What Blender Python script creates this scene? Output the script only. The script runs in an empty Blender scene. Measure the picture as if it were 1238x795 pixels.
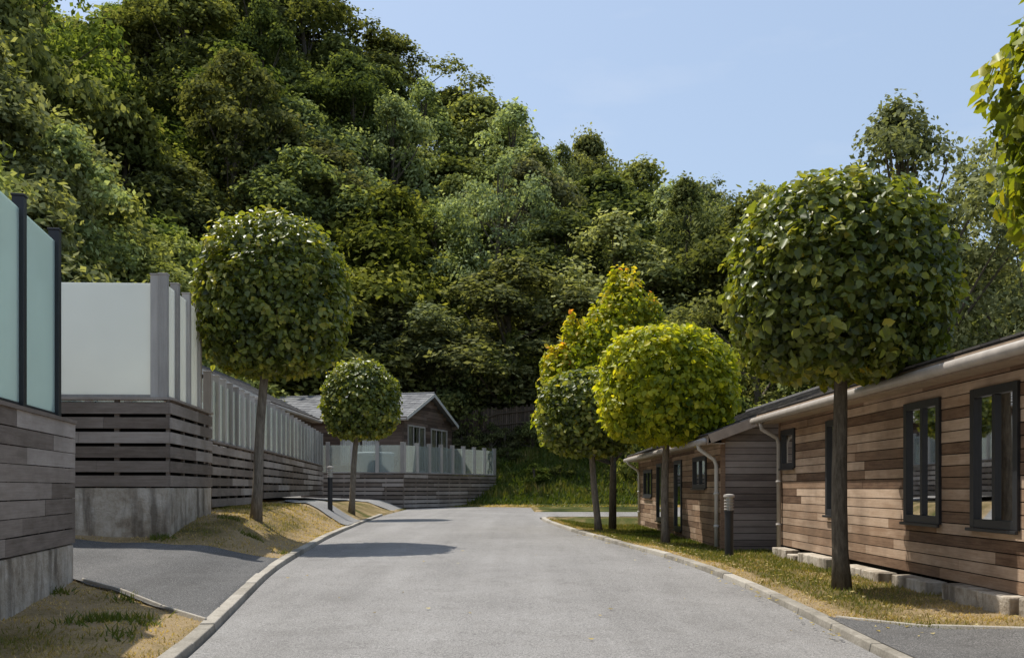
import bpy, math, random
import numpy as np
from mathutils import Vector, noise, Matrix
random.seed(7); rng=np.random.default_rng(11)
scene=bpy.context.scene
COL=scene.collection

# ---------------------------------------------------------------- helpers
def link(o,parent=None):
    COL.objects.link(o)
    if parent is not None: o.parent=parent
    return o
def empty(name,loc=(0,0,0)):
    e=bpy.data.objects.new(name,None); e.empty_display_size=.3
    e.location=loc
    return link(e)
def sm(t):
    t=max(0.,min(1.,t)); return t*t*(3-2*t)

class MB:
    def __init__(s): s.v=[];s.f=[];s.m=[];s.a=[]
    def face(s,pts,mi=0,a=.5):
        n=len(s.v); s.v+= [tuple(p) for p in pts]; s.f.append(tuple(range(n,n+len(pts)))); s.m.append(mi); s.a.append(a)
    def box(s,o,ux,uy,uz,mi=0,a=None):
        """o = corner; ux,uy,uz = edge vectors"""
        if a is None: a=random.random()
        o=Vector(o);ux=Vector(ux);uy=Vector(uy);uz=Vector(uz)
        n=len(s.v)
        P=[o,o+ux,o+ux+uy,o+uy,o+uz,o+ux+uz,o+ux+uy+uz,o+uy+uz]
        s.v+=[tuple(p) for p in P]
        flip = ux.cross(uy).dot(uz)<0
        for q in ((0,3,2,1),(4,5,6,7),(0,1,5,4),(1,2,6,5),(2,3,7,6),(3,0,4,7)):
            q=q[::-1] if flip else q
            s.f.append(tuple(n+i for i in q)); s.m.append(mi); s.a.append(a)
    def tube(s,pts,rad,n=8,mi=0,a=.5,cap=True):
        pts=[Vector(p) for p in pts]
        if not isinstance(rad,(list,tuple)): rad=[rad]*len(pts)
        rings=[]
        ref=Vector((0.13,1,0.07)).normalized()
        for i,p in enumerate(pts):
            t=(pts[min(i+1,len(pts)-1)]-pts[max(i-1,0)]).normalized()
            r=ref if abs(t.dot(ref))<.95 else Vector((1,0,0))
            u=t.cross(r).normalized(); w=t.cross(u)
            b=len(s.v)
            for k in range(n):
                an=2*math.pi*k/n
                s.v.append(tuple(p+(u*math.cos(an)+w*math.sin(an))*rad[i]))
            rings.append(b)
        for i in range(len(pts)-1):
            for k in range(n):
                k2=(k+1)%n
                s.f.append((rings[i]+k,rings[i]+k2,rings[i+1]+k2,rings[i+1]+k)); s.m.append(mi); s.a.append(a)
        if cap:
            s.f.append(tuple(rings[0]+k for k in range(n))[::-1]); s.m.append(mi); s.a.append(a)
            s.f.append(tuple(rings[-1]+k for k in range(n))); s.m.append(mi); s.a.append(a)
    def lathe(s,c,prof,n=20,mi=0,a=.5):
        b0=len(s.v)
        for r,z in prof:
            for k in range(n):
                an=2*math.pi*k/n
                s.v.append((c[0]+r*math.cos(an),c[1]+r*math.sin(an),c[2]+z))
        for i in range(len(prof)-1):
            for k in range(n):
                k2=(k+1)%n
                s.f.append((b0+i*n+k,b0+i*n+k2,b0+(i+1)*n+k2,b0+(i+1)*n+k)); s.m.append(mi); s.a.append(a)
    def obj(s,name,mats,parent=None,smooth=False,bevel=0):
        me=bpy.data.meshes.new(name)
        me.from_pydata(s.v,[],s.f)
        me.polygons.foreach_set('material_index',s.m)
        at=me.attributes.new('v','FLOAT','FACE'); at.data.foreach_set('value',s.a)
        if smooth: me.polygons.foreach_set('use_smooth',[True]*len(s.f))
        for m in (mats if isinstance(mats,(list,tuple)) else [mats]): me.materials.append(m)
        me.update()
        o=bpy.data.objects.new(name,me); link(o,parent)
        if bevel:
            b=o.modifiers.new('bev','BEVEL'); b.width=bevel; b.segments=2; b.limit_method='ANGLE'
        return o

# ---------------------------------------------------------------- materials
def newmat(name):
    m=bpy.data.materials.new(name); m.use_nodes=True
    nt=m.node_tree; nt.nodes.clear()
    out=nt.nodes.new('ShaderNodeOutputMaterial')
    return m,nt,out
def N(nt,t,**kw):
    n=nt.nodes.new(t)
    for k,v in kw.items(): setattr(n,k,v)
    return n
def noise_tex(nt,scale,detail=4,rough=.6,mapscale=None):
    n=N(nt,'ShaderNodeTexNoise'); n.inputs['Scale'].default_value=scale
    n.inputs['Detail'].default_value=detail; n.inputs['Roughness'].default_value=rough
    src=N(nt,'ShaderNodeNewGeometry').outputs['Position']
    if mapscale:
        mp=N(nt,'ShaderNodeMapping'); mp.inputs['Scale'].default_value=mapscale
        nt.links.new(src,mp.inputs['Vector']); src=mp.outputs['Vector']
    nt.links.new(src,n.inputs['Vector'])
    return n.outputs['Fac']
def ramp(nt,fac,stops,interp='LINEAR'):
    r=N(nt,'ShaderNodeValToRGB'); cr=r.color_ramp; cr.interpolation=interp
    while len(cr.elements)<len(stops): cr.elements.new(.5)
    for e,(p,c) in zip(cr.elements,stops):
        e.position=p; e.color=(*c,1) if len(c)==3 else c
    nt.links.new(fac,r.inputs['Fac']); return r.outputs['Color']
def mix(nt,a,b,fac,mode='MIX'):
    m=N(nt,'ShaderNodeMix',data_type='RGBA',blend_type=mode)
    for s,v in ((m.inputs[6],a),(m.inputs[7],b)):
        if isinstance(v,tuple): s.default_value=(*v,1)
        else: nt.links.new(v,s)
    if isinstance(fac,(int,float)): m.inputs[0].default_value=fac
    else: nt.links.new(fac,m.inputs[0])
    return m.outputs[2]
def math_(nt,op,a,b=None,clamp=False):
    m=N(nt,'ShaderNodeMath',operation=op); m.use_clamp=clamp
    for i,v in enumerate((a,b)):
        if v is None: continue
        if isinstance(v,(int,float)): m.inputs[i].default_value=v
        else: nt.links.new(v,m.inputs[i])
    return m.outputs[0]
def attr(nt,name='v'):
    return N(nt,'ShaderNodeAttribute',attribute_name=name).outputs['Fac']
def principled(nt,out,color,rough=.7,spec=.4,bump=None,bs=.3,bd=.01,metal=0):
    p=N(nt,'ShaderNodeBsdfPrincipled')
    if isinstance(color,tuple): p.inputs['Base Color'].default_value=(*color,1)
    else: nt.links.new(color,p.inputs['Base Color'])
    if isinstance(rough,(int,float)): p.inputs['Roughness'].default_value=rough
    else: nt.links.new(rough,p.inputs['Roughness'])
    p.inputs['Specular IOR Level'].default_value=spec; p.inputs['Metallic'].default_value=metal
    if bump is not None:
        b=N(nt,'ShaderNodeBump'); b.inputs['Strength'].default_value=bs; b.inputs['Distance'].default_value=bd
        nt.links.new(bump,b.inputs['Height']); nt.links.new(b.outputs['Normal'],p.inputs['Normal'])
    nt.links.new(p.outputs[0],out.inputs['Surface'])
    return p

def mat_plain(name,col,rough=.6,spec=.4,var=.15,metal=0):
    m,nt,out=newmat(name)
    n=noise_tex(nt,6,5)
    c=ramp(nt,n,[(.3,tuple(x*(1-var) for x in col)),(.7,tuple(min(1,x*(1+var)) for x in col))])
    principled(nt,out,c,rough,spec,n,.1,.01,metal); return m

def mat_wood(name,c0,c1,c2,horizontal=True,dirt=(.08,.07,.06),dirtamt=.35,rough=.75):
    m,nt,out=newmat(name)
    sc=(1.2,1.2,40) if horizontal else (35,35,1.2)
    g=noise_tex(nt,1.6,6,.65,mapscale=sc)
    g2=noise_tex(nt,2.5,5,.7,mapscale=(1,1,4) if horizontal else (4,4,1))
    big=noise_tex(nt,1.1,4,.6)
    v=attr(nt)
    f=math_(nt,'ADD',math_(nt,'MULTIPLY',v,.40),math_(nt,'MULTIPLY',g,.28))
    f=math_(nt,'ADD',f,math_(nt,'MULTIPLY',g2,.32))
    c=ramp(nt,f,[(.28,c0),(.5,c1),(.74,c2)])
    d=ramp(nt,big,[(.42,(0,0,0)),(.65,(1,1,1))])
    c=mix(nt,c,dirt,math_(nt,'MULTIPLY',d,dirtamt))
    principled(nt,out,c,rough,.25,g,.35,.004); return m

M_SLAT=mat_wood('weathered_grey_boards',(.14,.108,.085),(.29,.24,.20),(.46,.40,.35),dirt=(.10,.08,.06),dirtamt=.35)
M_BROWN=mat_wood('brown_cladding',(.11,.062,.038),(.32,.205,.13),(.60,.45,.33),dirt=(.12,.085,.06),dirtamt=.45)
M_GREYCLAD=mat_wood('grey_cladding',(.14,.11,.095),(.28,.23,.20),(.42,.36,.32),dirt=(.1,.085,.07),dirtamt=.3)
M_DARKCLAD=mat_wood('dark_brown_cladding',(.06,.037,.027),(.13,.085,.06),(.21,.145,.11),dirtamt=.3)
M_POST=mat_wood('grey_post_timber',(.28,.255,.225),(.42,.385,.345),(.57,.53,.48),horizontal=False,dirtamt=.12)
M_FENCE=mat_wood('brown_fence_timber',(.05,.035,.025),(.11,.08,.055),(.19,.135,.10),horizontal=False)
M_VOID_SHADE=mat_plain('painted_void_shade',(.012,.011,.010),.9,.1)  # near-black colour standing in for shade in gaps and rooms
M_BLACK=mat_plain('black_painted_metal',(.018,.019,.022),.45,.5)
M_WHITE=mat_plain('white_upvc',(.60,.58,.53),.5,.4,.1)
M_GUTTER=mat_plain('grey_gutter',(.40,.36,.32),.5,.4,.15)
M_CURTAIN=mat_plain('curtain_cloth',(.78,.74,.67),.9,.1,.12)
M_BEIGE=mat_plain('beige_timber_trim',(.34,.26,.19),.7,.3,.2)

def mat_concrete():
    m,nt,out=newmat('stained_concrete')
    a=noise_tex(nt,2.0,8,.7); b=noise_tex(nt,38,3); e=noise_tex(nt,9,5,.7)
    st=noise_tex(nt,1.5,5,.6,mapscale=(3,3,.5))
    c=ramp(nt,math_(nt,'ADD',math_(nt,'MULTIPLY',a,.7),math_(nt,'MULTIPLY',e,.3)),[(.34,(.20,.155,.11)),(.46,(.40,.34,.265)),(.52,(.48,.42,.34)),(.64,(.62,.56,.48))])
    c=mix(nt,c,(.09,.07,.05),math_(nt,'MULTIPLY',ramp(nt,st,[(.48,(0,0,0)),(.64,(1,1,1))]),.75))
    h=math_(nt,'ADD',math_(nt,'ADD',a,e),math_(nt,'MULTIPLY',b,.3))
    principled(nt,out,c,.9,.2,h,.7,.03); return m
M_CONC=mat_concrete()

def mat_kerb():
    m,nt,out=newmat('kerb_concrete')
    a=noise_tex(nt,3.5,6,.7); b=noise_tex(nt,60,2)
    v=attr(nt)
    f=math_(nt,'ADD',math_(nt,'MULTIPLY',v,.3),math_(nt,'MULTIPLY',a,.7))
    c=ramp(nt,f,[(.3,(.24,.215,.175)),(.55,(.42,.38,.32)),(.75,(.50,.46,.39))])
    c=mix(nt,c,ramp(nt,b,[(.35,(.6,.6,.6)),(.6,(1,1,1))]),.6,'MULTIPLY')
    principled(nt,out,c,.9,.2,b,.3,.004); return m
M_KERB=mat_kerb()

def mat_asphalt(name,c0,c1,c2,crack=.12):
    m,nt,out=newmat(name)
    fine=noise_tex(nt,105,2,.7); mid=noise_tex(nt,42,3,.65); big=noise_tex(nt,.45,6,.6)
    trk=noise_tex(nt,1.0,5,.65,mapscale=(1.5,.10,1)); blot=noise_tex(nt,3.2,5,.65)
    f=math_(nt,'ADD',math_(nt,'MULTIPLY',big,.5),math_(nt,'MULTIPLY',trk,.5))
    c=ramp(nt,f,[(.34,c0),(.5,c1),(.66,c2)])
    sp=ramp(nt,fine,[(.38,(.30,.30,.30)),(.48,(.95,.95,.95)),(.62,(1.0,1.0,1.0))])
    c=mix(nt,c,sp,.85,'MULTIPLY')
    lt=ramp(nt,fine,[(.58,(0,0,0)),(.66,(1,1,1))])
    c=mix(nt,c,(.50,.48,.45),math_(nt,'MULTIPLY',lt,.5))
    sp2=ramp(nt,mid,[(.36,(.62,.62,.62)),(.55,(1,1,1))])
    c=mix(nt,c,sp2,.7,'MULTIPLY')
    c=mix(nt,c,ramp(nt,blot,[(.3,(.80,.79,.78)),(.5,(1,1,1))]),.7,'MULTIPLY')
    vo=N(nt,'ShaderNodeTexVoronoi',feature='DISTANCE_TO_EDGE'); vo.inputs['Scale'].default_value=.22
    geo=N(nt,'ShaderNodeNewGeometry'); 
    nz=N(nt,'ShaderNodeTexNoise'); nz.inputs['Scale'].default_value=1.3; nz.inputs['Detail'].default_value=5
    nt.links.new(geo.outputs['Position'],nz.inputs['Vector'])
    add=N(nt,'ShaderNodeVectorMath',operation='ADD'); nt.links.new(geo.outputs['Position'],add.inputs[0]); nt.links.new(nz.outputs['Color'],add.inputs[1])
    nt.links.new(add.outputs[0],vo.inputs['Vector'])
    cr=ramp(nt,vo.outputs['Distance'],[(.0,(.5,.5,.5)),(.004,(1,1,1))])
    c=mix(nt,c,cr,crack,'MULTIPLY')
    h=math_(nt,'ADD',fine,math_(nt,'MULTIPLY',mid,.5))
    principled(nt,out,c,.85,.25,h,.7,.007); return m
M_ROAD=mat_asphalt('asphalt_road',(.225,.212,.198),(.29,.275,.258),(.35,.333,.314))
M_DRIVE=mat_asphalt('asphalt_drive',(.085,.082,.079),(.12,.116,.112),(.165,.158,.152))
M_PATH=mat_asphalt('pale_path',(.24,.235,.225),(.29,.28,.27),(.34,.33,.32))

def mat_ground():
    m,nt,out=newmat('grass_ground')
    a=noise_tex(nt,.9,6,.65); b=noise_tex(nt,14,5,.7); c_=noise_tex(nt,90,3,.7)
    f=math_(nt,'ADD',math_(nt,'MULTIPLY',a,.65),math_(nt,'MULTIPLY',b,.35))
    at=attr(nt)   # dryness
    f=math_(nt,'ADD',f,math_(nt,'MULTIPLY',math_(nt,'SUBTRACT',at,.5),.6))
    col=ramp(nt,f,[(.22,(.035,.05,.014)),(.42,(.10,.11,.028)),(.55,(.26,.195,.085)),(.72,(.49,.36,.20)),(.9,(.44,.33,.21))])
    sp=ramp(nt,c_,[(.3,(.45,.45,.45)),(.6,(1,1,1))])
    col=mix(nt,col,sp,.75,'MULTIPLY')
    h=math_(nt,'ADD',b,c_)
    principled(nt,out,col,.95,.1,h,.9,.03); return m
M_GROUND=mat_ground()

def mat_leaf(name,stops,trans=.35,rough=.45,spec=.35,treevar=0,tcol=None,simple=False,tv=1.9):
    m,nt,out=newmat(name)
    v=attr(nt)
    c=ramp(nt,v,stops)
    if treevar:
        hs=N(nt,'ShaderNodeHueSaturation')
        r=attr(nt,'tree')
        nt.links.new(math_(nt,'ADD',.478,math_(nt,'MULTIPLY',r,.046*treevar)),hs.inputs['Hue'])
        r2=math_(nt,'FRACT',math_(nt,'MULTIPLY',r,7.31))
        nt.links.new(math_(nt,'ADD',.62,math_(nt,'MULTIPLY',r2,.9)),hs.inputs['Value'])
        r3=math_(nt,'FRACT',math_(nt,'MULTIPLY',r,23.7))
        nt.links.new(math_(nt,'ADD',.70,math_(nt,'MULTIPLY',r3,.33)),hs.inputs['Saturation'])
        nt.links.new(c,hs.inputs['Color']); c=hs.outputs['Color']
    if simple:
        p=N(nt,'ShaderNodeBsdfDiffuse'); nt.links.new(c,p.inputs['Color'])
    else:
        p=N(nt,'ShaderNodeBsdfPrincipled'); nt.links.new(c,p.inputs['Base Color'])
        p.inputs['Roughness'].default_value=rough; p.inputs['Specular IOR Level'].default_value=spec
    t=N(nt,'ShaderNodeBsdfTranslucent')
    tc=mix(nt,c,tcol or (1.0,.95,.35),1.0,'MULTIPLY')
    br=N(nt,'ShaderNodeHueSaturation'); br.inputs['Value'].default_value=tv; nt.links.new(tc,br.inputs['Color'])
    nt.links.new(br.outputs['Color'],t.inputs['Color'])
    mx=N(nt,'ShaderNodeMixShader'); mx.inputs[0].default_value=trans
    nt.links.new(p.outputs[0],mx.inputs[1]); nt.links.new(t.outputs[0],mx.inputs[2])
    nt.links.new(mx.outputs[0],out.inputs['Surface']); return m
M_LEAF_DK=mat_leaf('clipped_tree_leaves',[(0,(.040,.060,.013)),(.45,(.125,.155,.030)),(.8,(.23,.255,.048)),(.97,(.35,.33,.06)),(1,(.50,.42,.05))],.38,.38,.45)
M_LEAF_BACKLIT=mat_leaf('backlit_green_leaves',[(0,(.06,.085,.012)),(.45,(.16,.20,.022)),(.8,(.28,.30,.03)),(1,(.45,.40,.04))],.42,.42,.35,tv=1.7)  # lighter yellow-green for the near tree, backlight put into the leaf colour
M_LEAF_LIME=mat_leaf('lime_green_leaves',[(0,(.08,.12,.012)),(.4,(.25,.29,.02)),(.8,(.42,.42,.03)),(1,(.56,.50,.04))],.5,.45,.3,tv=1.7)
M_LEAF_GOLD=mat_leaf('golden_leaves',[(0,(.07,.11,.012)),(.35,(.22,.27,.02)),(.68,(.44,.42,.035)),(.9,(.68,.50,.06)),(1,(.70,.30,.07))],.48,.45,.3,tv=1.6)
M_HILL=mat_leaf('woodland_leaves',[(0,(.034,.050,.014)),(.5,(.155,.185,.042)),(1,(.34,.36,.09))],.32,treevar=1,simple=True,tv=1.9,tcol=(1,.98,.45))
M_ASH=mat_leaf('ash_leaves',[(0,(.055,.072,.026)),(.5,(.21,.24,.082)),(1,(.42,.44,.17))],.32,treevar=1,simple=True,tv=1.7,tcol=(1,.98,.5))
M_GRASS=mat_leaf('grass_blades',[(0,(.05,.085,.014)),(.35,(.12,.145,.028)),(.6,(.30,.235,.09)),(1,(.58,.43,.22))],.3,.6,.2)
M_LITTER=mat_leaf('fallen_leaf',[(0,(.12,.09,.03)),(.5,(.35,.26,.06)),(1,(.45,.38,.2))],.1,.6,.3)

def mat_bark(name,c0,c1):
    m,nt,out=newmat(name)
    a=noise_tex(nt,6,6,.7,mapscale=(5,5,1)); 
    c=ramp(nt,a,[(.3,c0),(.7,c1)])
    principled(nt,out,c,.9,.15,a,.6,.015); return m
M_BARK=mat_bark('bark',(.10,.08,.06),(.30,.255,.20))
M_BARKD=mat_bark('dark_bark',(.055,.045,.034),(.19,.16,.12))

def mat_frost(name,col,trans,tint=(.80,.92,.90)):
    m,nt,out=newmat(name)
    n=noise_tex(nt,.8,3,.5)
    c=mix(nt,tuple(x*.82 for x in col),col,n)
    d=N(nt,'ShaderNodeBsdfPrincipled'); nt.links.new(c,d.inputs['Base Color']); d.inputs['Roughness'].default_value=.15; d.inputs['Specular IOR Level'].default_value=.9
    t=N(nt,'ShaderNodeBsdfTranslucent'); nt.links.new(c,t.inputs['Color'])
    tr=N(nt,'ShaderNodeBsdfTransparent'); tr.inputs['Color'].default_value=(*tint,1)
    m1=N(nt,'ShaderNodeMixShader'); m1.inputs[0].default_value=.5
    nt.links.new(d.outputs[0],m1.inputs[1]); nt.links.new(t.outputs[0],m1.inputs[2])
    m2=N(nt,'ShaderNodeMixShader'); m2.inputs[0].default_value=trans
    nt.links.new(m1.outputs[0],m2.inputs[1]); nt.links.new(tr.outputs[0],m2.inputs[2])
    nt.links.new(m2.outputs[0],out.inputs['Surface']); return m
M_FROST=mat_frost('frosted_glass',(.93,.95,.91),.04)
M_TEAL=mat_frost('pale_teal_frosted_glass',(.66,.78,.75),.20)
M_CLEAR=mat_frost('lightly_frosted_glass',(.66,.70,.66),.66,(.88,.93,.91))
def mat_window():
    m,nt,out=newmat('window_glass')
    g=N(nt,'ShaderNodeBsdfGlossy'); g.inputs['Roughness'].default_value=.02; g.inputs['Color'].default_value=(.9,.9,.9,1)
    t=N(nt,'ShaderNodeBsdfTransparent'); t.inputs['Color'].default_value=(.85,.87,.87,1)
    f=N(nt,'ShaderNodeFresnel'); f.inputs['IOR'].default_value=1.8
    m1=N(nt,'ShaderNodeMixShader'); nt.links.new(f.outputs[0],m1.inputs[0]); nt.links.new(t.outputs[0],m1.inputs[1]); nt.links.new(g.outputs[0],m1.inputs[2])
    nt.links.new(m1.outputs[0],out.inputs['Surface']); return m
M_WIN=mat_window()
def mat_roof(name,c0,c1):
    m,nt,out=newmat(name)
    n=noise_tex(nt,3,5)
    v=attr(nt)
    c=ramp(nt,math_(nt,'ADD',math_(nt,'MULTIPLY',n,.6),math_(nt,'MULTIPLY',v,.4)),[(.3,c0),(.7,c1)])
    principled(nt,out,c,.8,.3,n,.3,.02); return m
M_ROOF=mat_roof('roof_tiles',(.06,.058,.06),(.16,.15,.14))
M_ROOFG=mat_roof('grey_roof_tiles',(.12,.12,.125),(.23,.23,.23))

# ---------------------------------------------------------------- terrain
kLp=np.array([(-100,-1.6),(0,-1.6),(7.05,-2.27),(12.5,-2.98),(17.1,-3.32),(21.5,-3.64),(28,-4.05),(34,-4.35),(50,-4.5),(900,-4.5)])
kRp=np.array([(-100,2.6),(0,2.6),(7.05,2.60),(9.4,2.60),(12,2.48),(14.7,2.2),(17.1,1.74),(21.5,1.27),(28,.86),(34,.86),(900,.86)])
zrp=np.array([(-100,0),(5,0),(7,0.0),(12,.15),(18,.26),(30,.28),(48,.33),(60,.4),(900,.4)])
bkp=np.array([(-100,.03),(8,.04),(10.5,.07),(13.7,.16),(14.6,.30),(16,.44),(18,.5),(29,.5),(36,.33),(50,.38),(900,.4)])
OFF=np.linspace(-1.2,1.2,7)
from functools import lru_cache
@lru_cache(maxsize=None)
def _kL(y): return float(np.mean(np.interp(y+OFF,kLp[:,0],kLp[:,1])))
@lru_cache(maxsize=None)
def _kR(y): return float(np.mean(np.interp(y+OFF,kRp[:,0],kRp[:,1])))
@lru_cache(maxsize=None)
def _zr(y): return float(np.mean(np.interp(y+OFF,zrp[:,0],zrp[:,1])))
kL=lambda y:_kL(round(float(y),2)); kR=lambda y:_kR(round(float(y),2)); zr=lambda y:_zr(round(float(y),2))
GK=.035
def far_add(x,y):
    z=3.0*sm((y-46)/8)*sm((x+6)/4.5)
    d=max(y-53,(-15-x)*.9,0); d=min(d,36)
    if d>0: z+=d*float(np.interp(x,[-60,-20,-12,1.4,14,20,35,60],[1,1,.86,.50,.36,.28,.12,.08]))
    return z
def gz(x,y):
    r=zr(y); l=kL(y)-.1; R=kR(y)+.1
    if x<=l:
        dd=l-x
        b=float(np.interp(y,bkp[:,0],bkp[:,1]))
        z=r+GK+b*sm(dd/1.3)+.03*min(max(dd-1.3,0),8)
    elif x>=R:
        dd=x-R
        if y<30.8: z=r+GK+(.15-r-GK)*sm(dd/1.6) if y<29 else r+GK
        elif y<38.2: z=r-.04
        else: z=r+.04
    else:
        z=r-.04 if y<45.2 else r+.04
    z+=far_add(x,y)
    if y>46 or x<-16: z+=.5*noise.noise(Vector((x*.15,y*.15,3)))*min(1,max((y-46)/8,(-16-x)/5))
    elif x<l-.3 or x>R+.2: z+=.03*noise.noise(Vector((x*1.7,y*1.7,0)))
    return z
offs=[0,.12,.25,.4,.55,.7,.85,1.0,1.15,1.3,1.5,1.8,2.1,2.5,3,3.6,4.3,5,6,7,8.5,10,12,14,16,18,20,22.5,25,28,32,36,42,50,65,90,140,220,350,600]
ys=list(np.arange(-40,-2,2.0))+list(np.arange(-2,24,.35))+list(np.arange(24,30.4,.6))+[30.5,30.75,30.82,31.0]+list(np.arange(31.6,38,.7))+[38.15,38.25]+list(np.arange(38.8,45,.8))+[45.15,45.25]+list(np.arange(46,60,1.0))+list(np.arange(61,96,2.5))+[100,110,130,160,200,300,450,700]
def dry(x,y):
    n=noise.noise(Vector((x*.8,y*.5,7)))*.35+noise.noise(Vector((x*2.6,y*2.0,2)))*.2
    if y<30 and x<0:
        d=.76+n
        if x>kL(y)-.55: d+=.1
    elif y<31: 
        t=(x-kR(y))
        d=.58+n-.12*sm((t-.9)/1.2)+.18*sm((10-y)/2)
        if t<.4: d+=.25
        if y>19: d-=.08
    elif y<46.6: d=.62+n if x<1.2 else .25+n
    else: d=.22+n*.8
    return max(0,min(1,d))
gm=MB(); 
rows=[]
for y in ys:
    L=kL(y)-.1;R=kR(y)+.1
    xs=[L-o for o in offs[::-1]]+[L+.05]+[L+(R-L)*t for t in (.25,.5,.75)]+[R-.05]+[R+o for o in offs]
    rows.append([(x,y,gz(x,y) if not (L<x<R) else (zr(y)+(-.04 if y<45.2 else .04)+far_add(x,y))) for x in xs])
nc=len(rows[0])
for r in rows: gm.v+=r
for j in range(len(rows)-1):
    for i in range(nc-1):
        gm.f.append((j*nc+i,j*nc+i+1,(j+1)*nc+i+1,(j+1)*nc+i)); gm.m.append(0); gm.a.append(0)
gobj=gm.obj('ground',M_GROUND,smooth=False)
me=gobj.data; me.attributes.remove(me.attributes['v'])
at=me.attributes.new('v','FLOAT','POINT'); at.data.foreach_set('value',[dry(v.co.x,v.co.y) for v in me.vertices])
me.polygons.foreach_set('use_smooth',[True]*len(me.polygons))

# road
rm=MB(); nx=10
ry=[y for y in np.arange(-38,45.3,.5)]
for y in ry:
    a=kL(y);b=kR(y)
    for i in range(nx+1):
        t=i/nx; rm.v.append((a+(b-a)*t,y,zr(y)+.035*(1-(2*t-1)**2)))
for j in range(len(ry)-1):
    for i in range(nx):
        q=j*(nx+1)+i; rm.f.append((q,q+1,q+nx+2,q+nx+1)); rm.m.append(0); rm.a.append(.5)
bx=list(np.arange(0,16,.8)); by=list(np.arange(31.05,38.1,.5))
b0=len(rm.v)
for y in by:
    for i,x in enumerate(bx): rm.v.append((kR(y)+x,y,zr(y)+.0))
nb=len(bx)
for j in range(len(by)-1):
    for i in range(nb-1):
        q=b0+j*nb+i; rm.f.append((q,q+1,q+nb+1,q+nb)); rm.m.append(0); rm.a.append(.5)
rm.obj('road',M_ROAD,smooth=True)

def drape(name,c,mat,off=.02,n=26,m=26,parent=None):
    mb=MB(); A,B,C,D=[Vector((p[0],p[1],0)) for p in c]
    for j in range(m+1):
        for i in range(n+1):
            p=(A.lerp(B,i/n)).lerp(D.lerp(C,i/n),j/m)
            mb.v.append((p.x,p.y,gz(p.x,p.y)+off))
    for j in range(m):
        for i in range(n):
            q=j*(n+1)+i; mb.f.append((q,q+1,q+n+2,q+n+1)); mb.m.append(0); mb.a.append(.5)
    return mb.obj(name,mat,parent,smooth=True)
drape('driveway',[(kL(8.35)-.11,8.35),(kL(13.7)-.11,13.75),(-4.7,13.85),(-4.62,10.45)],M_DRIVE,.022)
drape('driveway',[(-4.62,10.45),(-4.7,13.85),(-10,14.1),(-10,10.6)],M_DRIVE,.022)
drape('driveway',[(kL(23.5)-.11,23.5),(kL(27)-.11,27),(-6.6,30),(-6.1,26.3)],M_PATH,.03)
drape('driveway',[(kR(8.5)+.11,8.55),(4.28,6.7),(4.28,6.2),(kR(6)+.11,6.0)],M_DRIVE,.022)
drape('footpath',[(kL(38)-.08,38),(kL(44)-.08,44.2),(-14,46),(-14,41)],M_PATH,.03)
drives=[[(-2.3,8.35),(-3.1,13.75),(-4.7,13.85),(-10,14.1),(-10,10.6),(-4.62,10.45)],
        [(kL(23.5),23.5),(kL(27),27),(-6.6,30),(-6.1,26.3)],[(2.6,8.55),(4.28,6.7),(4.28,6.2),(2.6,6.0)],
        [(-4.3,38),(-4.3,44.2),(-14,46),(-14,41)]]
def inpoly(x,y,P):
    c=False;j=len(P)-1
    for i in range(len(P)):
        if (P[i][1]>y)!=(P[j][1]>y) and x<(P[j][0]-P[i][0])*(y-P[i][1])/(P[j][1]-P[i][1])+P[i][0]: c=not c
        j=i
    return c

def kerb(name,pts,width,side,top=.055,follow=None):
    mb=MB()
    P=[Vector((p[0],p[1],0)) for p in pts]
    for i in range(len(P)-1):
        a,b=P[i],P[i+1]; t=(b-a); t.normalize()
        nrm=Vector((t.y,-t.x,0))*side
        g=.005
        a2=a+t*g; b2=b-t*g
        za=(follow or (lambda x,y: zr(y)))(a.x,a.y); zb=(follow or (lambda x,y: zr(y)))(b.x,b.y)
        j=random.uniform(-.006,.006)
        v=random.random(); n=len(mb.v); w=width
        mb.v+=[(a2.x,a2.y,za-.12),(b2.x,b2.y,zb-.12),(b2.x+nrm.x*w,b2.y+nrm.y*w,zb-.12),(a2.x+nrm.x*w,a2.y+nrm.y*w,za-.12),
               (a2.x+nrm.x*.03,a2.y+nrm.y*.03,za+top+j),(b2.x+nrm.x*.03,b2.y+nrm.y*.03,zb+top+j),(b2.x+nrm.x*w,b2.y+nrm.y*w,zb+top+j),(a2.x+nrm.x*w,a2.y+nrm.y*w,za+top+j)]
        for q in ((0,3,2,1),(4,5,6,7),(0,1,5,4),(1,2,6,5),(2,3,7,6),(3,0,4,7)):
            mb.f.append(tuple(n+k for k in q)); mb.m.append(0); mb.a.append(v)
    return mb.obj(name,M_KERB,bevel=.008)
kerb('kerb',[(kL(y),y) for y in np.arange(-8,34.1,.9)],.15,-1)
kerb('kerb',[(kR(y),y) for y in np.arange(-8,30.2,.9)]+[(1.0,30.75),(1.4,31.0),(2.3,31.0),(3.3,31),(4.5,31),(6,31),(8,31),(10,31),(13,31)],.15,1)
kerb('edging_kerb',[(kL(8.3)-.16,8.32),(-3.2,9.0),(-3.85,9.68),(-4.5,10.33)],.05,1,top=.04,follow=gz)
kerb('edging_kerb',[(kR(8.6)+.16,8.55),(3.3,7.9),(3.8,7.3),(4.25,6.75)],.06,-1,top=.03,follow=gz)

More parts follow.
